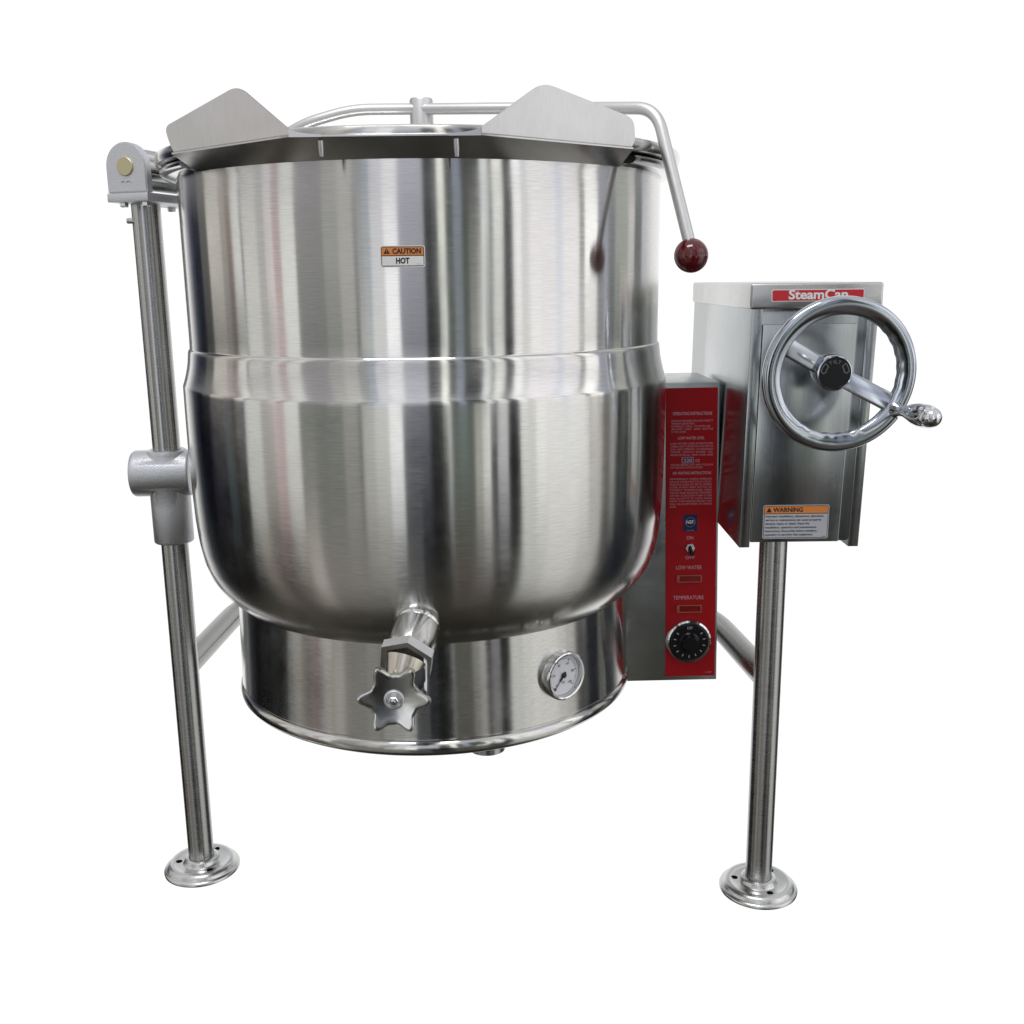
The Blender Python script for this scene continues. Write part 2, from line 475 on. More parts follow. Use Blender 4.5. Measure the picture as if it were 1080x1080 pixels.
wl = wing(A, C_, (253, 90), (174, 134), 'w')
wl.build('lip_wing', M_lip, lip, 40, 'left wing of the lip, darker grey')
wr = wing(B, D_, (570, 87), (667, 125), 'w')
wr.build('lip_wing', M_lip, lip, 40, 'right wing of the lip, bright grey')
for (x, y0, y1) in ((338, 148, 165), (481, 146, 165)):
    p, q = at(x, y0, 1.162), at(x+1, y1, 1.165)
    MB().tube([p, p.lerp(q, .5), q], [.0030, .0030, .0022], n=14).build('lip_peg', M_bar, lip, 60)

# ------------------------------------------------------------------ stand: legs, feet, braces
LR = .0206
LEGS = [(-.527, 1.5649, 1.072, None), (.3874, 1.4856, .620, None), (-.105, 2.08, .345, None)]
def flange_mesh():
    m = MB().lathe([(.0611, 0), (.0613, .003), (.0600, .0052), (.0565, .0066), (.0545, .0105), (.0515, .0140), (.0470, .0152), (.0430, .0142), (.0400, .0132), (.0305, .0132), (.0285, .0150), (.0270, .0205),
                    (.0240, .0225), (.0210, .0225), (.0208, .0205)], (0, 0, 0), n=72)
    ob = m.build('f', M_satin, None, 40)
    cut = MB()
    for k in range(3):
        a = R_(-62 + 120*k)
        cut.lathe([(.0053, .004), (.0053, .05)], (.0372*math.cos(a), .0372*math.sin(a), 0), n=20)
    co = cut.build('c', M_rubber_holeshade, None, 0)  # black on the cut faces stands in for shade inside the bolt holes
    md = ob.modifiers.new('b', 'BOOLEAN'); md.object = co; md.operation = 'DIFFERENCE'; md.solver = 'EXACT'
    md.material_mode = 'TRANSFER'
    dg = bpy.context.evaluated_depsgraph_get()
    me = bpy.data.meshes.new_from_object(ob.evaluated_get(dg))
    me.name = 'foot_flange'
    if len(me.vertices) < 50: me = ob.data.copy()
    bpy.data.objects.remove(ob); bpy.data.objects.remove(co)
    return me
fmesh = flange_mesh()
legs = []
for i, (x, y, top, _) in enumerate(LEGS):
    g = MB().lathe([(LR-.002, .010), (LR, .012), (LR, top-.002), (LR-.002, top)], (x, y, 0), n=40).build('leg', M_tube, root, 30)
    legs.append(g)
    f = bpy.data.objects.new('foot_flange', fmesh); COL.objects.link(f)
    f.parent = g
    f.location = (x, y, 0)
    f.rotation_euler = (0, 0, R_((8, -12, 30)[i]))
# set screw near the top of the front left leg
sp = at(136, 233, 1.555)
MB().lathe([(.0045, 0), (.0045, .009), (.0038, .0105), (0, .0105)], sp + Vector((.008, 0, 0)), (-1, 0, 0), n=16).build('set_screw', M_polish, legs[0], 30)
# U-shaped rear brace, level with the bottom of the jacket
zb = .357
br = [(-.527, 1.5649, zb), (-.516, 1.860, zb), (-.410, 2.08, zb), (.200, 2.08, zb), (.360, 1.760, zb), (.3874, 1.4856, zb)]
pth = fillet(br, .06, 10)
MB().tube(pth, LR*.98, n=28).build('rear_brace', M_brace, root, 60)

# casting on the left leg: a tee, sleeve down, barrel across
tz = .6732
lx, ly = LEGS[0][0], LEGS[0][1]
def tee_mesh():
    a = MB().lathe([(LR+.0005, .5660), (.0285, .5650), (.0300, .5675), (.0300, .62), (.0300, .7035), (.0290, .7085), (.0262, .7100), (LR+.0005, .7085)], (lx, ly, 0), n=48).build('a', M_cast, None, 40)
    b = MB().lathe([(.0330, -.0520), (.0350, -.0495), (.0355, -.046), (.0355, .0330), (.0345, .0355), (.0320, .0365)], (lx, ly, tz), (1, .06, 0), n=48).build('b', M_cast, None, 40)
    md = a.modifiers.new('b', 'BOOLEAN'); md.object = b; md.operation = 'UNION'; md.solver = 'EXACT'
    mb_ = a.modifiers.new('r', 'BEVEL'); mb_.width = .004; mb_.segments = 3; mb_.limit_method = 'ANGLE'; mb_.angle_limit = R_(50)
    dg = bpy.context.evaluated_depsgraph_get()
    me = bpy.data.meshes.new_from_object(a.evaluated_get(dg))
    bpy.data.objects.remove(a); bpy.data.objects.remove(b)
    me.shade_smooth(); me.set_sharp_from_angle(angle=R_(50))
    me.name = 'tee_sleeve'
    return me
te = bpy.data.objects.new('tee_sleeve', tee_mesh()); COL.objects.link(te)
te.parent = root; te.matrix_parent_inverse = Matrix.Translation((-KX, -KY, 0))

# trunnion bearing on top of the left leg
tax = Vector((.30, .95, 0)).normalized()                     # trunnion axis in plan
tsd = Vector((tax.y, -tax.x, 0))                               # sideways
f0 = at(132, 175.5, 1.505)                                       # centre of the round front face
zt = f0.z
hw = .0325
plate_top = at(132, 203, 1.505).z
out = [(-hw, plate_top-zt), (hw, plate_top-zt)] + [(hw*math.cos(a), hw*math.sin(a)) for a in np.linspace(0, PI, 21)]
bear = MB().prism(out, f0, tsd, (0, 0, 1), tax, .014, .0016).build('trunnion_bearing', M_castp, root, 40)
MB().lathe([(.0275, .0), (.0280, .002), (.0280, .200)], Vector((f0.x, f0.y, zt-.001)) + tax*.0142, tax, n=40).build('trunnion_shaft', M_polish, bear, 30)
MB().lathe([(.0128, -.004), (.0128, .0014), (.0120, .0020), (0, .0020)], f0, -tax, n=32).build('brass_pin', M_brass, bear, 30)
pw = .150
bm_ = Matrix.Translation(Vector((f0.x, f0.y, plate_top))) @ Matrix((tsd, tax, Vector((0, 0, 1)))).transposed().to_4x4()
bpm = MB().box(-hw-.001, hw+.001, -.0015, .150, -.0125, -.0006, .0012, 0, bm_)
bpl = bpm.build('base_plate', M_castp, bear, 40)
for (a, b_) in ((-.018, .014), (.020, .012), (.020, .125), (-.018, .125)):
    p = bm_ @ Vector((a, b_, -.0125))
    MB().lathe([(.0062, 0), (.0062, -.0052), (.005, -.0064), (0, -.0064)], p, (0, 0, 1), n=6).build('bolt', M_polish, bear, 30)
mk = MB()
for k, sx in enumerate((-1, 1)):
    base = f0 - tax*.0002 + Vector((0, 0, -.0215)) + tsd*(.004*sx)
    mk.tube([base + tsd*(.0042*math.cos(t)) + Vector((0, 0, .0022*math.sin(t)))*1 for t in np.linspace(.2, PI-.2, 7)], .0006, n=8)
mk.build('casting_mark', M_tube, bear, 40)

# ------------------------------------------------------------------ draw-off valve
rootp = Vector((-.1161, 1.1997, .5487))
endp = at(428, 698, 1.145)
vd = (endp-rootp).normalized()
VL = (endp-rootp).length/Q
valve = MB().lathe([(.0285, -.040), (.0285, -.003), (.0325, -.002), (.0335, .002), (.0315, .005), (.0310, .006), (.0340, .008), (.0355, .011), (.0355, VL-.012), (.0355, VL-.006)], rootp, vd, n=56).sized(Q, rootp).build('draw_off_valve', M_polish, root, 30)
# hexagonal collar
hx = MB()
hb = vd.cross(Vector((1, 0, 0))).normalized(); ha = hb.cross(vd).normalized()
def hexp(r, ph=0): return [(r*math.cos(R_(60*k+ph)), r*math.sin(R_(60*k+ph))) for k in range(6)]
cbot = rootp + vd*(VL-.014)*Q
outer, inner = hexp(.0425, 22), [(.0325*math.cos(R_(60*k+22)), .0325*math.sin(R_(60*k+22))) for k in range(6)]
vs = [cbot + ha*a + hb*b_ for a, b_ in outer] + [cbot + vd*.015 + ha*a + hb*b_ for a, b_ in outer] + [cbot + vd*.015 + ha*a + hb*b_ for a, b_ in inner] + [cbot + vd*.004 + ha*a + hb*b_ for a, b_ in inner]
fs = []
for k in range(6):
    k2 = (k+1) % 6
    fs += [(k, k2, 6+k2, 6+k), (6+k, 6+k2, 12+k2, 12+k), (12+k, 12+k2, 18+k2, 18+k)]
fs += [tuple(reversed(range(6))), tuple(range(18, 24))]
hx.add(vs, fs); hx.sized(Q, cbot).build('hex_collar', M_bar, valve, 20)
# star handle
sc = at(415.5, 738, 1.1043)
sn = Vector((.03, -.98, .05)).normalized()                    # it looks slightly up
su = Vector((0, 0, 1)).cross(sn).normalized(); su = su if su.x > 0 else -su
sv = sn.cross(su).normalized(); sv = sv if sv.z > 0 else -sv
# inside the collar: brass seat, black seal, stem
cc = cbot + vd*.010
sb = sc - sn*.016
MB().tube([cc, cc.lerp(sb, .55), sb - sn*.002], [.0257, .0183, .0102], n=32).build('valve_plug', M_plug, valve, 40)
q0 = cc + Vector((.013, -.003, -.008)); q1 = sb + Vector((.013, .003, .003))
MB().tube([q0, q0.lerp(q1, .4), q1], [.0122, .0163, .0122], n=28).build('seal', M_rubber_holeshade, valve, 40)
pl = [(-.004, -.030), (.010, -.026), (.012, -.010), (.012, .020), (.006, .040), (-.004, .044)]
yk = cc + Vector((.0216, 0, -.003))
MB().prism([(-.011, .022), (-.012, -.004), (-.026, -.030), (-.030, -.044), (-.026, -.050), (-.017, -.048), (-.004, -.030), (.010, -.006), (.012, .020)], yk, (0, 1, 0), (0, 0, 1), (1, -.12, 0), .0045, .0008).sized(Q, yk).build('yoke', M_polish, valve, 30)
def star(n=144):
    o = []
    for i in range(n):
        t = 2*PI*i/n
        w = math.cos(6*(t - R_(-3)))
        r = .0400 + .0072*w + .0020*math.cos(12*(t - R_(-3))) + .0007*math.sin(6*(t-R_(-3)))
        o.append((r*math.cos(t), r*math.sin(t)))
    return o
sh = MB()
so = star()
rings = [(.10, .0), (.30, .0), (.5, .0), (.7, .0), (.86, .0), (.95, -.0003), (.985, -.0011), (1.0, -.0028), (1.0, -.0085), (.97, -.0098), (.5, -.0100)]
vs = []
for k_, dz in rings:
    for (a_, b_) in so:
        rr_ = math.hypot(a_, b_)*k_
        vs.append(sc + su*(a_*k_) + sv*(b_*k_) + sn*(dz + 2.6*rr_*rr_ - .0006))
ns_ = len(so); fs = [tuple(range(ns_))]
for i in range(len(rings)-1):
    for j in range(ns_):
        j2 = (j+1) % ns_
        fs.append((i*ns_+j, (i+1)*ns_+j, (i+1)*ns_+j2, i*ns_+j2))
fs.append(tuple((len(rings)-1)*ns_+j for j in reversed(range(ns_))))
sh.add(vs, fs)
sh = sh.sized(Q*1.06, sc).build('star_handle', M_star, valve, 40)
wsh = MB().lathe([(.0140, .0), (.0140, .0020), (.0130, .0028), (.0110, .0030), (.0090, .0014), (0, .0014)], sc, sn, n=40)
wsh.sized(Q, sc).build('washer', M_bar, valve, 30)
nt_ = MB().lathe([(.0066, .001), (.0066, .0062), (.0056, .0072), (.0038, .0072)], sc + sn*.0006, sn, n=6)
nt_.lathe([(.0034, .006), (.0034, .0120), (.0026, .0130), (0, .0130)], sc, sn, n=16)
nt_.sized(Q, sc).build('nut', M_chrome, valve, 30)

# ------------------------------------------------------------------ control panel box
PY = 1.595
YAW = R_(1.5)
pu, pn = Vector((math.cos(YAW), math.sin(YAW), 0)), Vector((math.sin(YAW), -math.cos(YAW), 0))
PO = at(699.5, 560, PY)
PMAT = Matrix((pu, -pn, Vector((0, 0, 1)))).transposed().to_4x4()
PMAT.translation = PO                                          # panel frame: x along the face, y into the box, z up
PINV = PMAT.inverted()
def pl_(px, py, lift=0.0): return PINV @ hit(px, py, PO + pn*lift, pn)
tl, tr_, bl, br_ = pl_(700, 404), pl_(759.5, 403), pl_(697.5, 718), pl_(756, 716.5)
zt_, zb_ = (tl.z+tr_.z)/2, (bl.z+br_.z)/2
lft = pl_(655.5, 690).x                                          # the box runs on behind the bulge to meet the skirt
pc = [(lft, 0, zb_), (br_.x-.0005, 0, zb_), (br_.x-.0005, .17, zb_), (lft, .17, zb_),
      (lft, 0, zt_), (tr_.x, 0, zt_), (tr_.x, .17, zt_), (lft, .17, zt_)]
panel = MB().hexa([PMAT @ Vector(p) for p in pc], .0016).build('control_panel', M_panelbox, root, 30)
FY = -.0012
def on_panel(px, py):
    p = pl_(px, py, .0012); return (p.x, p.z)
def pq(px0, py0, px1, py1, k=1.0):
    a, b = on_panel(px0, py1), on_panel(px1, py0)
    return a[0], b[0], a[1], b[1]
fc = MB()
a, b, c2, d2 = on_panel(701.8, 713.5), on_panel(753.6, 712.3), on_panel(757.3, 408.5), on_panel(702.2, 409.5)
fc.prism([a, b, c2, d2], (0, FY, 0), (1, 0, 0), (0, 0, 1), (0, 1, 0), .0011, 0, 0)
TX = FY-.0004
def line(mb, txt, px0, px1, pyb, hpx, mi=1, bold=0.0):
    """one printed line on the plate; its slope follows the plate's own edge"""
    p, q = on_panel(px0, pyb), on_panel(px1, pyb)
    h = hpx*1.595/FPX
    mb.text(txt, (0, TX, p[1]), (1, 0, 0), (0, 0, 1), p[0], q[0], 0, h, mi, bold)
line(fc, 'OPERATING INSTRUCTIONS', 709.5, 751, 438.0, 3.3, 1, .012)
T1 = [('SWITCH POWER ON AND SELECT', 708, 752), ('TEMPERATURE SETTING.', 708, 733), ('NORMALLY USE 6 - 10 AFTER USE', 708, 749), ('ALLOW  UNIT  AND  KETTLE', 708, 752), ('TO COOL DOWN', 708, 723)]
for i, (t, a_, b_) in enumerate(T1): line(fc, t, a_, b_, 445 + 2.9*i, 1.9, 1)
line(fc, 'LOW WATER LEVEL', 715, 743, 463.6, 3.0, 1, .012)
T2 = ['LOW WATER LEVEL IS INDICATED', 'WHEN LIGHT COMES ON AND KETTLE', 'WILL NOT OPERATE. TO REPLENISH', 'WATER,  SWITCH  POWER  OFF,', 'REMOVE PLUG, VENT AND ADD']
for i, t in enumerate(T2): line(fc, t, 707, 752, 469 + 3.0*i, 1.9, 1)
def rect(mb, px0, py0, px1, py1, y, mi):
    X0, X1, Z0, Z1 = pq(px0, py0, px1, py1)
    mb.flat([(X0, Z0), (X1, Z0), (X1, Z1), (X0, Z1)], (0, y, 0), (1, 0, 0), (0, 0, 1), mi)
rect(fc, 719, 482, 731.5, 488.6, TX, 1); rect(fc, 719.6, 482.5, 730.9, 488.1, TX-.0003, 2)
p, q = on_panel(720.6, 487.3), on_panel(729.8, 487.3)
fc.text('220', (0, TX-.0006, p[1]), (1,0,0), (0,0,1), p[0], q[0], 0, .0052, 1, .02)
line(fc, 'OZ', 733, 738, 487.3, 3.2, 1)
for i, t in enumerate(['WATER. BRING OUT AND FOLLOW', 'AIR VENTING INSTRUCTIONS']): line(fc, t, 707, (752, 741)[i], 491.4 + 2.9*i, 1.9, 1)
line(fc, 'AIR VENTING INSTRUCTIONS', 709, 750, 500.6, 3.0, 1, .012)
T3 = ['PERIODICALLY CHECK PRESSURE', 'GAUGE WHEN KETTLE IS COLD.', 'POINTER SHOULD BE IN GREEN', 'ZONE. IF NOT HEAT KETTLE TO', 'CORRECT TEMPERATURE, OPEN', 'VALVE AND RELEASE TRAPPED', 'AIR FOR 10 SECONDS THEN CLOSE', 'AND ALLOW IT TO COOL AGAIN', 'UNTIL THE NEEDLE READS THE', 'FULL VACUUM MARK IN GREEN', 'ZONE.']
for i, t in enumerate(T3): line(fc, t, 706.3, 750.5 if i < 10 else 713, 506.4 + 2.92*i, 1.9, 1)
line(fc, 'ON', 724, 731, 569, 3.6, 1)
line(fc, 'OFF', 723, 732.5, 589.6, 3.4, 1)
line(fc, 'LOW WATER', 713, 740, 600.6, 4.2, 1)
line(fc, 'TEMPERATURE', 710, 742, 632.4, 4.2, 1)
line(fc, '1-44', 744, 750, 709.5, 1.8, 1)
fc.place(PMAT).build('face_plate', [M_red, M_pink, M_blue], panel, 0)
# certification sticker
ns = MB()
X0, X1, Z0, Z1 = pq(720.4, 542.5, 735.6, 560.5)
ns.flat(rrect(X0, X1, Z0, Z1, .002), (0, TX, 0), (1, 0, 0), (0, 0, 1), 0)
cx, cz, rr = (X0+X1)/2, (Z0+Z1)/2+.0012, .0078
ringo, ringi = disc(cx, cz, rr, 36), disc(cx, cz, rr-.00035, 36)
ns.add([(x, TX-.0003, z) for x, z in ringo] + [(x, TX-.0003, z) for x, z in ringi], [(i, (i+1) % 36, 36+(i+1) % 36, 36+i) for i in range(36)], 2)
ns.text('NSF', (0, TX-.0003, 0), (1,0,0), (0,0,1), cx-.0062, cx+.0052, cz-.0022, .0052, 1, .02)
ns.text('.', (0, TX-.0003, 0), (1,0,0), (0,0,1), cx+.0060, cx+.0068, cz-.0022, .0052, 1, .0)
ns.text('CERTIFIED', (0, TX-.0003, 0), (1,0,0), (0,0,1), cx-.0060, cx+.0060, Z0+.0012, .0012, 2, 0)
ns.place(PMAT).build('certification_sticker', [M_blue, M_white, M_label], panel, 0)
# toggle switch
sw = pl_(727.7, 577.8, .0012)
fr_ = (0, -1, 0)
t = MB().lathe([(.0084, 0), (.0084, .0022), (.0074, .0034), (.0052, .0034), (.0050, .0012), (0, .0012)], sw, fr_, n=6)
t.tube([sw + Vector((0, -.001, .001)), sw + Vector((0, -.006, -.001)), sw + Vector((.0012, -.013, -.0085))], [.0028, .0024, .0032], n=14, mi=1)
t.place(PMAT).build('toggle_switch', [M_chrome, M_black], panel, 40)
for (py0, py1, nm) in ((606, 614.2, 'a'), (637.5, 646, 'b')):
    X0, X1, Z0, Z1 = pq(713.5, py0, 740, py1)
    m_ = MB()
    k = .0016
    for (a, b, c, d) in ((X0, X1, Z0, Z0+k), (X0, X1, Z1-k, Z1), (X0, X0+k*2.6, Z0+k, Z1-k), (X1-k*1.4, X1, Z0+k, Z1-k)):
        m_.box(a, b, FY-.003, FY-.0002, c, d, .0003, 0)
    m_.box(X0+k*2.6, X1-k*1.4, FY-.0016, FY-.0002, Z0+k, Z1-k, 0, 1)
    m_.place(PMAT).build('indicator_light', [M_gold, M_amber], panel, 30)
# thermostat dial
dc = pl_(725.8, 675, .0012)
px2m = 1.595/FPX
dial = MB().lathe([(25.4*px2m, 0), (25.4*px2m, .004), (24.4*px2m, .0085), (22.6*px2m, .0105), (21.2*px2m, .0105), (20.8*px2m, .0085)], dc, fr_, n=64).place(PMAT).build('thermostat_dial', M_chrome, panel, 30)
dk = MB().lathe([(20.8*px2m, .004), (20.8*px2m, .0098), (20.0*px2m, .0106), (11*px2m, .0106), (9.6*px2m, .0125), (8.8*px2m, .020), (8*px2m, .0215), (0, .0215)], dc, fr_, n=64)
dk.place(PMAT).build('dial_knob', M_black, dial, 30)
dm = MB()
dy = dc.y - .0109
for k in range(11):
    a = R_(38 - 25.6*k + 0)
    ca, sa = math.cos(a), math.sin(a)
    r0, r1, w = 15.2*px2m, 18*px2m, .0007
    dm.flat([(dc.x + ca*r0 - sa*w, dc.z + sa*r0 + ca*w), (dc.x + ca*r0 + sa*w, dc.z + sa*r0 - ca*w), (dc.x + ca*r1 + sa*w, dc.z + sa*r1 - ca*w), (dc.x + ca*r1 - sa*w, dc.z + sa*r1 + ca*w)], (0, dy, 0), (1, 0, 0), (0, 0, 1), 0)
dm.text('OFF', (0, dy, 0), (1,0,0), (0,0,1), dc.x-.0045, dc.x+.0045, dc.z+15.0*px2m, .0045, 0, .0)
dm.place(PMAT).build('dial_marks', M_label, dial, 0)

# ------------------------------------------------------------------ gear housing (tilt box)
BY = 1.435
def g(px, py, Y=BY): return at(px, py, Y)
TL, TR, BL, BR = g(793.5, 324), g(927.5, 323), g(779.5, 576.5), g(905, 577.5)
zt2, zb2 = g(793, 318).z, (BL.z+BR.z)/2
BK = 1.885
house = MB()
# three-sided shell: the front is set back between two folded flanges
fx = .0150
def lerpx(l, r, t): return l + (r-l)*t
def shell(mb):
    def X(l, z):
        t = (z-zb2)/(zt2-zb2); return (BL.x + (TL.x-BL.x)*t) if l else (BR.x + (TR.x-BR.x)*t)
    for l, o0, o1 in ((True, 0, fx), (False, -fx, 0)):
        a0, a1, b0, b1 = X(l, zb2)+o0, X(l, zb2)+o1, X(l, zt2)+o0, X(l, zt2)+o1
        mb.hexa([(a0, BY, zb2), (a1, BY, zb2), (a1, BK, zb2), (a0, BK, zb2), (b0, BY, zt2), (b1, BY, zt2), (b1, BK, zt2), (b0, BK, zt2)], .0010)
    yf = BY+.012
    mb.hexa([(X(1, zb2)+fx-.001, yf, zb2+.006), (X(0, zb2)-fx+.001, yf, zb2+.006), (X(0, zb2)-fx+.001, BK-.002, zb2+.006), (X(1, zb2)+fx-.001, BK-.002, zb2+.006),
             (X(1, zt2)+fx-.001, yf, zt2-.001), (X(0, zt2)-fx+.001, yf, zt2-.001), (X(0, zt2)-fx+.001, BK-.002, zt2-.001), (X(1, zt2)+fx-.001, BK-.002, zt2-.001)], .0006)
shell(house)
housing = house.build('gear_housing', M_house, root, 30)
# removable front panel
fp_ = MB()
fl0, fr0, fl1, fr1 = BL.x+fx+.0015, BR.x-fx-.0125, TL.x+fx+.0015, TR.x-fx-.0125
zp0, zp1 = zb2+.0065, g(850, 342).z
fp_.hexa([(fl0, BY+.004, zp0), (fr0, BY+.004, zp0), (fr0, BY+.0118, zp0), (fl0, BY+.0118, zp0), (fl1, BY+.004, zp1), (fr1, BY+.004, zp1), (fr1, BY+.0118, zp1), (fl1, BY+.0118, zp1)], .0014)
fp_.build('front_panel', M_house, housing, 30)
# cap
c0, c1 = g(792.5, 298.5), g(932, 297.5)
ct = (c0.z+c1.z)/2; cb = g(860, 325.5).z
cap = MB().box(c0.x-.0008, c1.x, BY-.0035, BK+.002, cb, ct, .0035, 0, None, 3).build('housing_cap', M_sheet, housing, 30)
# nameplate
CY = BY-.0035
def cp(px, py):
    p = at(px, py, CY-.001); return (p.x, p.z)
n0, n1 = cp(813.5, 318.3), cp(912, 304.2)
pm = MB()
pm.prism(rrect(n0[0], n1[0], n0[1], n1[1], .0022), (0, CY-.0012, 0), (1, 0, 0), (0, 0, 1), (0, 1, 0), .0011, 0, 1)
pm.flat(rrect(n0[0]+.0011, n1[0]-.0011, n0[1]+.0011, n1[1]-.0011, .0016), (0, CY-.0015, 0), (1, 0, 0), (0, 0, 1), 0)
s0, s1 = cp(831.5, 315.4), cp(894, 315.4)
pm.text('SteamCan', (0, CY-.0018, 0), (1,0,0), (0,0,1), s0[0], s1[0], s0[1], .0118, 2, .03)
pm.build('nameplate', [M_signred, M_white, M_white], housing, 0)
# warning sticker
WY = BY+.0036
def wp(px, py):
    p = at(px, py, WY); return (p.x, p.z)
w0, w1 = wp(803.8, 568.5), wp(875, 532)
ws = MB()
ws.flat(rrect(w0[0], w1[0], w0[1], w1[1], .003), (0, WY, 0), (1, 0, 0), (0, 0, 1), 0)
ws.flat(rrect(w0[0]+.0012, w1[0]-.0012, w0[1]+.0012, w1[1]-.0012, .002), (0, WY-.0002, 0), (1, 0, 0), (0, 0, 1), 1)
zs = w1[1]-.0122
ws.flat([(w0[0]+.002, w0[1]+.002), (w1[0]-.002, w0[1]+.002), (w1[0]-.002, zs-.001), (w0[0]+.002, zs-.001)], (0, WY-.0004, 0), (1, 0, 0), (0, 0, 1), 0)
ws.flat([(w0[0]+.002, zs), (w1[0]-.002, zs), (w1[0]-.002, w1[1]-.002), (w0[0]+.002, w1[1]-.002)], (0, WY-.0004, 0), (1, 0, 0), (0, 0, 1), 2)
ws.flat([(w0[0]+.0045, zs+.0018), (w0[0]+.0120, zs+.0018), (w0[0]+.0082, w1[1]-.0030)], (0, WY-.0006, 0), (1, 0, 0), (0, 0, 1), 1)
ws.text('WARNING', (0, WY-.0006, 0), (1,0,0), (0,0,1), w0[0]+.0138, w0[0]+.0565, zs+.0022, .0062, 1, .03)
WT = [('Improper installation, adjustment, alteration,', .96), ('service or maintenance can cause property', .915), ('damage, injury or death. Read the', .72), ('installation, operating and maintenance', .84), ('instructions thoroughly before installing,', .855), ('operating or servicing this equipment.', .79)]
Wd = (w1[0]-w0[0]) - .007
hh = (zs - w0[1] - .004)/6.2
for i, (t_, k) in enumerate(WT):
    ws.text(t_, (0, WY-.0006, 0), (1,0,0), (0,0,1), w0[0]+.0035, w0[0]+.0035+Wd*k, zs - .0010 - hh*(i+.86), hh*.56, 1, .018)
ws.text('102471', (0, WY-.0006, 0), (1,0,0), (0,0,1), w1[0]-.0085, w1[0]-.0030, w0[1]+.0024, .0012, 1, 0)
ws.build('warning_sticker', [M_label, M_ink, M_orange], housing, 0)
# trunnion shaft from the gear housing into the jacket, behind the control panel
MB().lathe([(.024, 0), (.024, .285)], (.060, 1.82, .70), (1, 0, 0), n=40).build('drive_shaft', M_tube, housing, 30)

# ------------------------------------------------------------------ handwheel
WYC = 1.335
wc = at(885.3, 395.6, WYC)
wn = Vector((.05, -1, -.06)).normalized()
wu = Vector((0, 0, 1)).cross(wn).normalized(); wu = wu if wu.x > 0 else -wu
wv = wn.cross(wu).normalized(); wv = wv if wv.z > 0 else -wv
RO, RI = .1004, .0768
# rim: rounded trapezoid section with finger grips rippling the inner side
rimb = MB()
sec = [(RI, -.0060), (RI-.0002, .0005), (RI+.0008, .0030), (RI+.0030, .0042), (RI+.0100, .0060), (RO-.0060, .0066), (RO-.0022, .0052), (RO-.0004, .0022), (RO, -.0030), (RO-.002, -.0080), ((RI+RO)/2, -.0120), (RI+.003, -.0085)]
n = 180
vs, fs = [], []
for i in range(n):
    a = 2*PI*i/n
    deg = math.degrees(a) % 360
    grip = 1.0 if (deg < 55 or deg > 330 or 230 < deg < 300) else 0.0
    rip = .0004*grip*(math.cos(a*28))
    for (r, h) in sec:
        q = r + (rip if r < RI+.005 else 0)
        vs.append(wc + wu*(q*math.cos(a)) + wv*(q*math.sin(a)) + wn*h)
m_ = len(sec)
for i in range(n):
    j = (i+1) % n
    for k in range(m_):
        k2 = (k+1) % m_
        fs.append((i*m_+k, j*m_+k, j*m_+k2, i*m_+k2))
rimb.add(vs, fs)
wheel = rimb.build('hand_wheel', M_wheel, root, 50)
hub_c = wc + wn*(-.030)
for ang in (152, -28):
    a = R_(ang)
    d = wu*math.cos(a) + wv*math.sin(a)
    e = wn.cross(d)
    p0, p1 = hub_c + d*.014, wc + d*(RI+.004) - wn*.001
    w0_, w1_ = .0118, .0125
    t0, t1 = .0050, .0040
    sp_ = MB().hexa([p0 - e*w0_ - wn*t0, p1 - e*w1_ - wn*t1, p1 + e*w1_ - wn*t1, p0 + e*w0_ - wn*t0,
                     p0 - e*w0_ + wn*t0, p1 - e*w1_ + wn*t1, p1 + e*w1_ + wn*t1, p0 + e*w0_ + wn*t0], .0035, 0, 3)
    sp_.build('spoke', M_wheel, wheel, 40)
hb_ = MB().lathe([(.0130, -.052), (.0130, -.020), (.0225, -.016), (.0238, -.006), (.0238, .0120), (.0228, .0138), (.0214, .0142), (.0210, .0125)], hub_c, wn, n=48)
hub = hb_.build('hub', M_wheel, wheel, 30)
ht = MB().lathe([(.0209, .009), (.0209, .0130), (.0200, .0137), (0, .0137)], hub_c, wn, n=48)
to = hub_c + wn*.0141
# TILT with two curved arrows round the upper rim of the hub cap
def curve_text(mb, ch, a_mid, r, h, w):
    a = R_(a_mid); er = Vector((math.cos(a), math.sin(a), 0)); et = Vector((math.sin(a), -math.cos(a), 0))
    O = to + wu*(er.x*r) + wv*(er.y*r)
    mb.text(ch, O, wu*et.x + wv*et.y, wu*er.x + wv*er.y, -w/2, w/2, 0, h, 1, .0)
for ch, a_, w in (('T', 117, .0042), ('I', 100, .0009), ('L', 86, .0036), ('T', 70, .0042)): curve_text(ht, ch, a_, .0128, .0045, w)
def seg(mb, p, q, w=.0005):
    (x0_, y0_), (x1_, y1_) = p, q
    dx, dy_ = x1_-x0_, y1_-y0_; L_ = math.hypot(dx, dy_); nx, ny = -dy_/L_*w, dx/L_*w
    mb.flat([(x0_-nx, y0_-ny), (x1_-nx, y1_-ny), (x1_+nx, y1_+ny), (x0_+nx, y0_+ny)], to, wu, wv, 1)
def pol(r, a): return (r*math.cos(R_(a)), r*math.sin(R_(a)))
for (sgn) in (1, -1):
    def pa(r, d): return pol(r, 90 + sgn*d)
    ring1 = [pa(.0185, d) for d in (46, 56, 66, 76)] ; ring2 = [pa(.0125, d) for d in (46, 56, 66, 76)]
    for R__ in (ring1, ring2):
        for i in range(3): seg(ht, R__[i], R__[i+1])
    seg(ht, ring1[0], ring2[0]); seg(ht, ring1[3], pa(.0198, 79)); seg(ht, ring2[3], pa(.0112, 79)); seg(ht, pa(.0198, 79), pa(.0155, 92)); seg(ht, pa(.0112, 79), pa(.0155, 92))
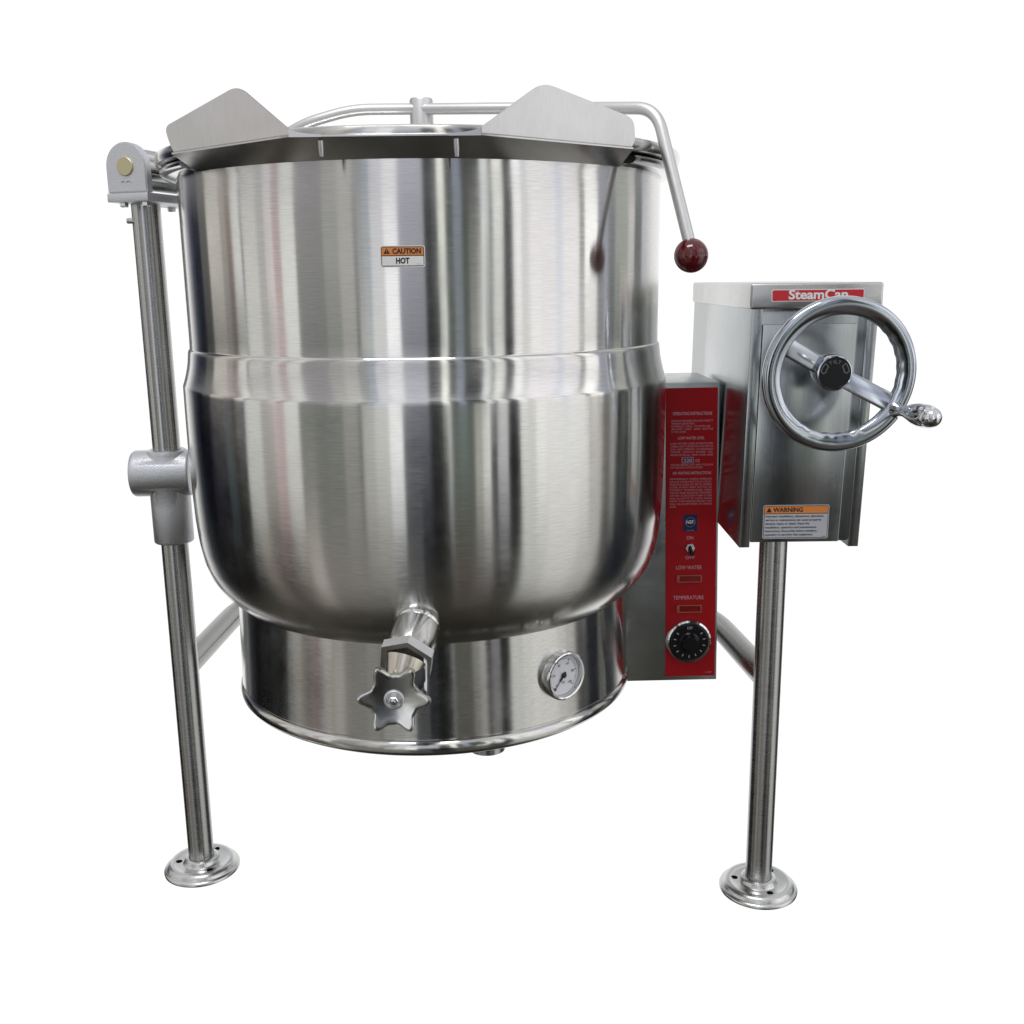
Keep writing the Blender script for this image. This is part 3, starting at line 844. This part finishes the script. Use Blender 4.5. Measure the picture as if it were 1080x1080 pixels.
ht.build('hub_cap', [M_black, M_dimprint], wheel, 30)
# crank handle
a = R_(-31)
hp = wc + (wu*math.cos(a) + wv*math.sin(a))*.0905 - wn*.002
tipc = at(978.5, 439.5, WYC-.075)
hd = (tipc-hp)
HL = hd.length; hd.normalize()
MB().lathe([(.0120, 0), (.0110, .006), (.0085, .014), (.0072, .022), (.0078, .030), (.0100, .040), (.0130, .052), (.0152, .066), (.0155, .078), (.0142, .090), (.0110, .099), (.0060, .1045), (0, .106)],
           hp, hd, n=40).build('crank_handle', M_chrome, wheel, 50)
print('crank', HL, hd)

# ------------------------------------------------------------------ the light of the workshop
W = bpy.data.worlds.new('World'); scene.world = W
W.use_nodes = True
nt = W.node_tree; N, L = nt.nodes, nt.links
for n_ in list(N): N.remove(n_)
outn = N.new('ShaderNodeOutputWorld'); bg = N.new('ShaderNodeBackground')
L.new(bg.outputs[0], outn.inputs[0])
tc = N.new('ShaderNodeTexCoord')
sx = N.new('ShaderNodeSeparateXYZ'); L.new(tc.outputs['Generated'], sx.inputs[0])
def mth(op, a, b=None, c=None, clamp=False):
    n_ = N.new('ShaderNodeMath'); n_.operation = op; n_.use_clamp = clamp
    for i, q in enumerate((a, b, c)):
        if q is None: continue
        if isinstance(q, (int, float)): n_.inputs[i].default_value = q
        else: L.new(q, n_.inputs[i])
    return n_.outputs[0]
def sstep(v, a, b, lo=0.0, hi=1.0):
    n_ = N.new('ShaderNodeMapRange'); n_.interpolation_type = 'SMOOTHSTEP'
    n_.inputs['From Min'].default_value = a; n_.inputs['From Max'].default_value = b
    n_.inputs['To Min'].default_value = lo; n_.inputs['To Max'].default_value = hi
    L.new(v, n_.inputs['Value']); return n_.outputs['Result']
def mixc(f, a, b):
    n_ = N.new('ShaderNodeMix'); n_.data_type = 'RGBA'
    for k, q in (('Factor', f), ('A', a), ('B', b)):
        i = n_.inputs[k] if k != 'Factor' else n_.inputs['Factor']
        if isinstance(q, (int, float, tuple)): i.default_value = q
        else: L.new(q, i)
    return n_.outputs['Result']
az = mth('MULTIPLY', mth('ARCTAN2', sx.outputs[0], mth('MULTIPLY', sx.outputs[1], -1)), 180/PI)   # 0 = towards the viewer's side, + = right
el = mth('MULTIPLY', mth('ARCSINE', sx.outputs[2]), 180/PI)

def reflect_az(px, py, R):
    d = FW + R2*((px-540)/FPX) - U2*((py-540)/FPX)
    ox, oy = -KX, -KY
    a_, b_, cc_ = d.x**2+d.y**2, ox*d.x+oy*d.y, ox*ox+oy*oy-R*R
    D = b_*b_-a_*cc_
    if D < 0: return -180 if px < 440 else 180
    t_ = (-b_-math.sqrt(D))/a_
    X = Vector((0, 0, CAMH)) + d*t_
    n_ = Vector((X.x-KX, X.y-KY, 0))/R
    d.normalize(); r = d - n_*(2*d.dot(n_))
    return math.degrees(math.atan2(r.x, -r.y))
def band_list(segs, py, R, refl):
    """segs: (x0, x1, sRGB) of what the room shows; returns azimuth stops"""
    st = []
    sg = [list(q) for q in segs]
    for i in range(len(sg)-1):                   # let neighbouring bands meet crisply
        gap = sg[i+1][0]-sg[i][1]
        e = max(0, gap/2 - (.8 if py < 600 else 2.0))
        sg[i][1] += e; sg[i+1][0] -= e
    for (a_, b_, col) in sg:
        c3 = tuple(s2l(k)/refl for k in col)
        st.append((reflect_az(a_, py, R), reflect_az(b_, py, R), c3))
    return st
def ramp(st, lo_, hi_):
    n_ = N.new('ShaderNodeValToRGB'); cr = n_.color_ramp
    cr.interpolation = 'LINEAR'
    pts = []
    for (a_, b_, col) in st:
        if b_ < lo_ or a_ > hi_: continue
        for q in ((a_, b_) if b_-a_ > 2.0 else ((a_+b_)/2,)):
            pts.append((min(1, max(0, (q-lo_)/(hi_-lo_))), col))
    pts.sort(key=lambda p: p[0])
    assert len(pts) <= 32, len(pts)
    while len(cr.elements) > 1: cr.elements.remove(cr.elements[-1])
    for i, (p, col) in enumerate(pts):
        e = cr.elements[0] if i == 0 else cr.elements.new(p)
        e.position = p; e.color = (*col, 1)
    L.new(sstep_lin(az, lo_, hi_), n_.inputs[0])
    return n_.outputs[0]
def sstep_lin(v, a, b):
    n_ = N.new('ShaderNodeMapRange')
    n_.inputs['From Min'].default_value = a; n_.inputs['From Max'].default_value = b
    L.new(v, n_.inputs['Value']); return n_.outputs['Result']
G = lambda v: (v, v, v)
up_ = [(189, 194, (74,79,86)), (196, 199, (155,161,172)), (201, 206, (51,53,69)), (209, 213, (28,30,42)), (216, 221, (87,87,84)), (224, 235, (192,189,182)), (237, 241, (158,150,146)), (243, 246, (130,119,113)), (248, 250, (216,211,206)), (252, 256, (220,222,222)), (257, 258, (68,63,60)), (260, 272, (190,189,187)), (276, 280, (169,170,171)), (284, 289, (206,202,205)), (292, 297, (163,148,150)), (300, 311, (208,210,209)), (316, 340, (137,135,138)), (345, 356, (160,160,159)), (361, 372, (176,175,172)), (376, 383, (138,141,143)), (386, 391, (148,158,170)), (394, 404, (202,203,212)), (408, 419, (226,227,233)), (425, 447, (174,177,188)), (450.5, 455, (10,12,13)), (458, 462, (61,69,74)), (465, 469, (260,262,254)), (473, 478, (32,34,34)), (481, 487, (135,142,160)), (490, 495, (23,27,26)), (496, 498, (37,43,48)), (500, 507, (22,26,25)), (510.5, 515, (230,235,237)), (518, 520, (37,37,37)), (523, 530, (243,244,240)), (534, 539, (18,19,23)), (544, 549, (265,265,269)), (552, 555, (214,216,219)), (560, 585, (241,238,243)), (588, 592, (216,220,237)), (596, 610, (241,240,244)), (612, 615, (132,133,134)), (618, 628, (271,271,271)), (632, 639, (150,152,166)), (643, 647, (125,127,132)), (650, 660, (161,166,159)), (664, 667, (195,195,192)), (670, 674, (109,112,113)), (678, 689, (178,181,185)), (691, 694, (123,128,132))]
mid_ = [(195, 197, (144,150,156)), (200, 212, (26,31,39)), (214, 221, (3,5,14)), (225, 238, (16,17,30)), (241, 247, (56,66,70)), (250, 259, (12,13,12)), (263, 275, (193,195,193)), (280, 289, (160,158,152)), (293, 300, (193,177,174)), (304, 315, (211,212,211)), (320, 361, (84,92,85)), (366, 378, (123,125,122)), (380, 382, (65,65,59)), (386, 394, (182,182,177)), (397, 410, (198,199,194)), (413, 423, (258,260,261)), (428, 433, (50,55,64)), (437, 454, (36,41,51)), (457, 471, (3,5,6)), (473.5, 475.5, (182,188,191)), (480, 499, (96,108,99)), (503, 508, (185,186,179)), (510.5, 516, (231,233,229)), (519, 523, (37,36,34)), (526, 534, (181,182,187)), (538, 547, (10,13,14)), (551, 564, (198,198,195)), (567, 574, (228,230,227)), (578, 619, (216,217,216)), (623, 632, (164,162,158)), (636, 641, (103,98,91)), (644, 646, (152,154,151)), (650, 656, (59,62,60)), (660, 699, (25,28,29))]
low_ = [(256, 270, (28,31,34)), (272, 299, (2,3,3)), (305, 309, (31,30,28)), (311, 319, (98,93,86)), (324, 339, (50,44,41)), (345, 350, (108,104,96)), (352, 361, (153,149,144)), (366, 395, (113,110,107)), (400, 425, (109,108,104)), (430, 452, (62,63,61)), (457, 477, (8,9,8)), (481, 494, (65,57,53)), (499, 514, (77,73,73)), (519, 528, (25,24,24)), (531, 537, (11,12,11)), (542, 558, (163,164,162)), (563, 586, (181,180,176)), (590, 604, (159,159,156)), (610, 614, (59,60,60)), (617, 629, (16,19,27)), (636, 654, (36,39,41))]
RF = .60
u1, u2, u3 = band_list(up_, 303, .4077*Q, RF), band_list(mid_, 470, .4212*Q, RF*.98), band_list(low_, 720, .360*Q, RF*.95)
def both(st):
    cuts = (-180, -60, 0, 60, 180)
    r = None
    for lo_, hi_ in zip(cuts, cuts[1:]):
        q = ramp(st, lo_, hi_)
        r = q if r is None else mixc(mth('GREATER_THAN', az, lo_), r, q)
    return r
cu, cm, cl = both(u1), both(u2), both(u3)
cu = mixc(mth('MULTIPLY', sstep(el, 3.8, 7.2, 0, .5), sstep(el, 12, 18, 1, 0)), cu, (.40, .40, .41, 1))
room = mixc(sstep(el, -3.2, -.6), cm, cu)
room = mixc(sstep(el, -19, -9), cl, room)
# floor of the workshop: dim, warm concrete
floor_c = mixc(sstep(el, -75, -35), (.026, .024, .019, 1), (.095, .086, .069, 1))
nzw = N.new('ShaderNodeTexNoise'); nzw.inputs['Scale'].default_value = 3; L.new(tc.outputs['Generated'], nzw.inputs['Vector'])
fl_mod = mixc(sstep(nzw.outputs['Fac'], .3, .7), (.7, .7, .7, 1), (1.3, 1.3, 1.3, 1))
mm = N.new('ShaderNodeMix'); mm.data_type = 'RGBA'; mm.blend_type = 'MULTIPLY'; mm.inputs['Factor'].default_value = 1
L.new(floor_c, mm.inputs['A']); L.new(fl_mod, mm.inputs['B'])
room = mixc(sstep(el, -54, -27), mm.outputs['Result'], room)
# ceiling: pale tiles and rows of tube lights
ceil = mixc(sstep(mth('SINE', mth('MULTIPLY', az, .14)), .2, .8), (.60, .61, .64, 1), (1.02, 1.02, 1.0, 1))
room = mixc(sstep(el, 26, 48), room, ceil)
# the plain white ground the machine is shown against
faz = mth('ABSOLUTE', mth('MULTIPLY', mth('ARCTAN2', sx.outputs[0], sx.outputs[1]), 180/PI))
wm = mth('MULTIPLY', sstep(faz, 33, 51, 1, 0), mth('MULTIPLY', sstep(el, -62, -46), sstep(el, 20, 38, 1, 0)))
final = mixc(wm, room, (1.04, 1.04, 1.04, 1))
L.new(final, bg.inputs['Color'])
bg.inputs['Strength'].default_value = 1.0

# overhead area light, added for highlights on the castings and knob
la = bpy.data.lights.new('added_overhead_light', 'AREA'); la.shape = 'RECTANGLE'; la.size, la.size_y = 1.2, .5; la.energy = 22
lo = bpy.data.objects.new('added_overhead_light', la); COL.objects.link(lo)
lo.location = (-.3, .5, 3.0)
lo.rotation_euler = Vector((.1, 1.1, -2.4)).to_track_quat('-Z', 'Y').to_euler()

vs_ = scene.view_settings
scene.display_settings.display_device = 'sRGB'
vs_.view_transform = 'Standard'; vs_.look = 'None'; vs_.exposure = 0; vs_.gamma = 1; vs_.use_curve_mapping = False
scene.render.engine = 'CYCLES'
scene.cycles.use_denoising = True
scene.cycles.max_bounces = 8
scene.cycles.sample_clamp_indirect = 6
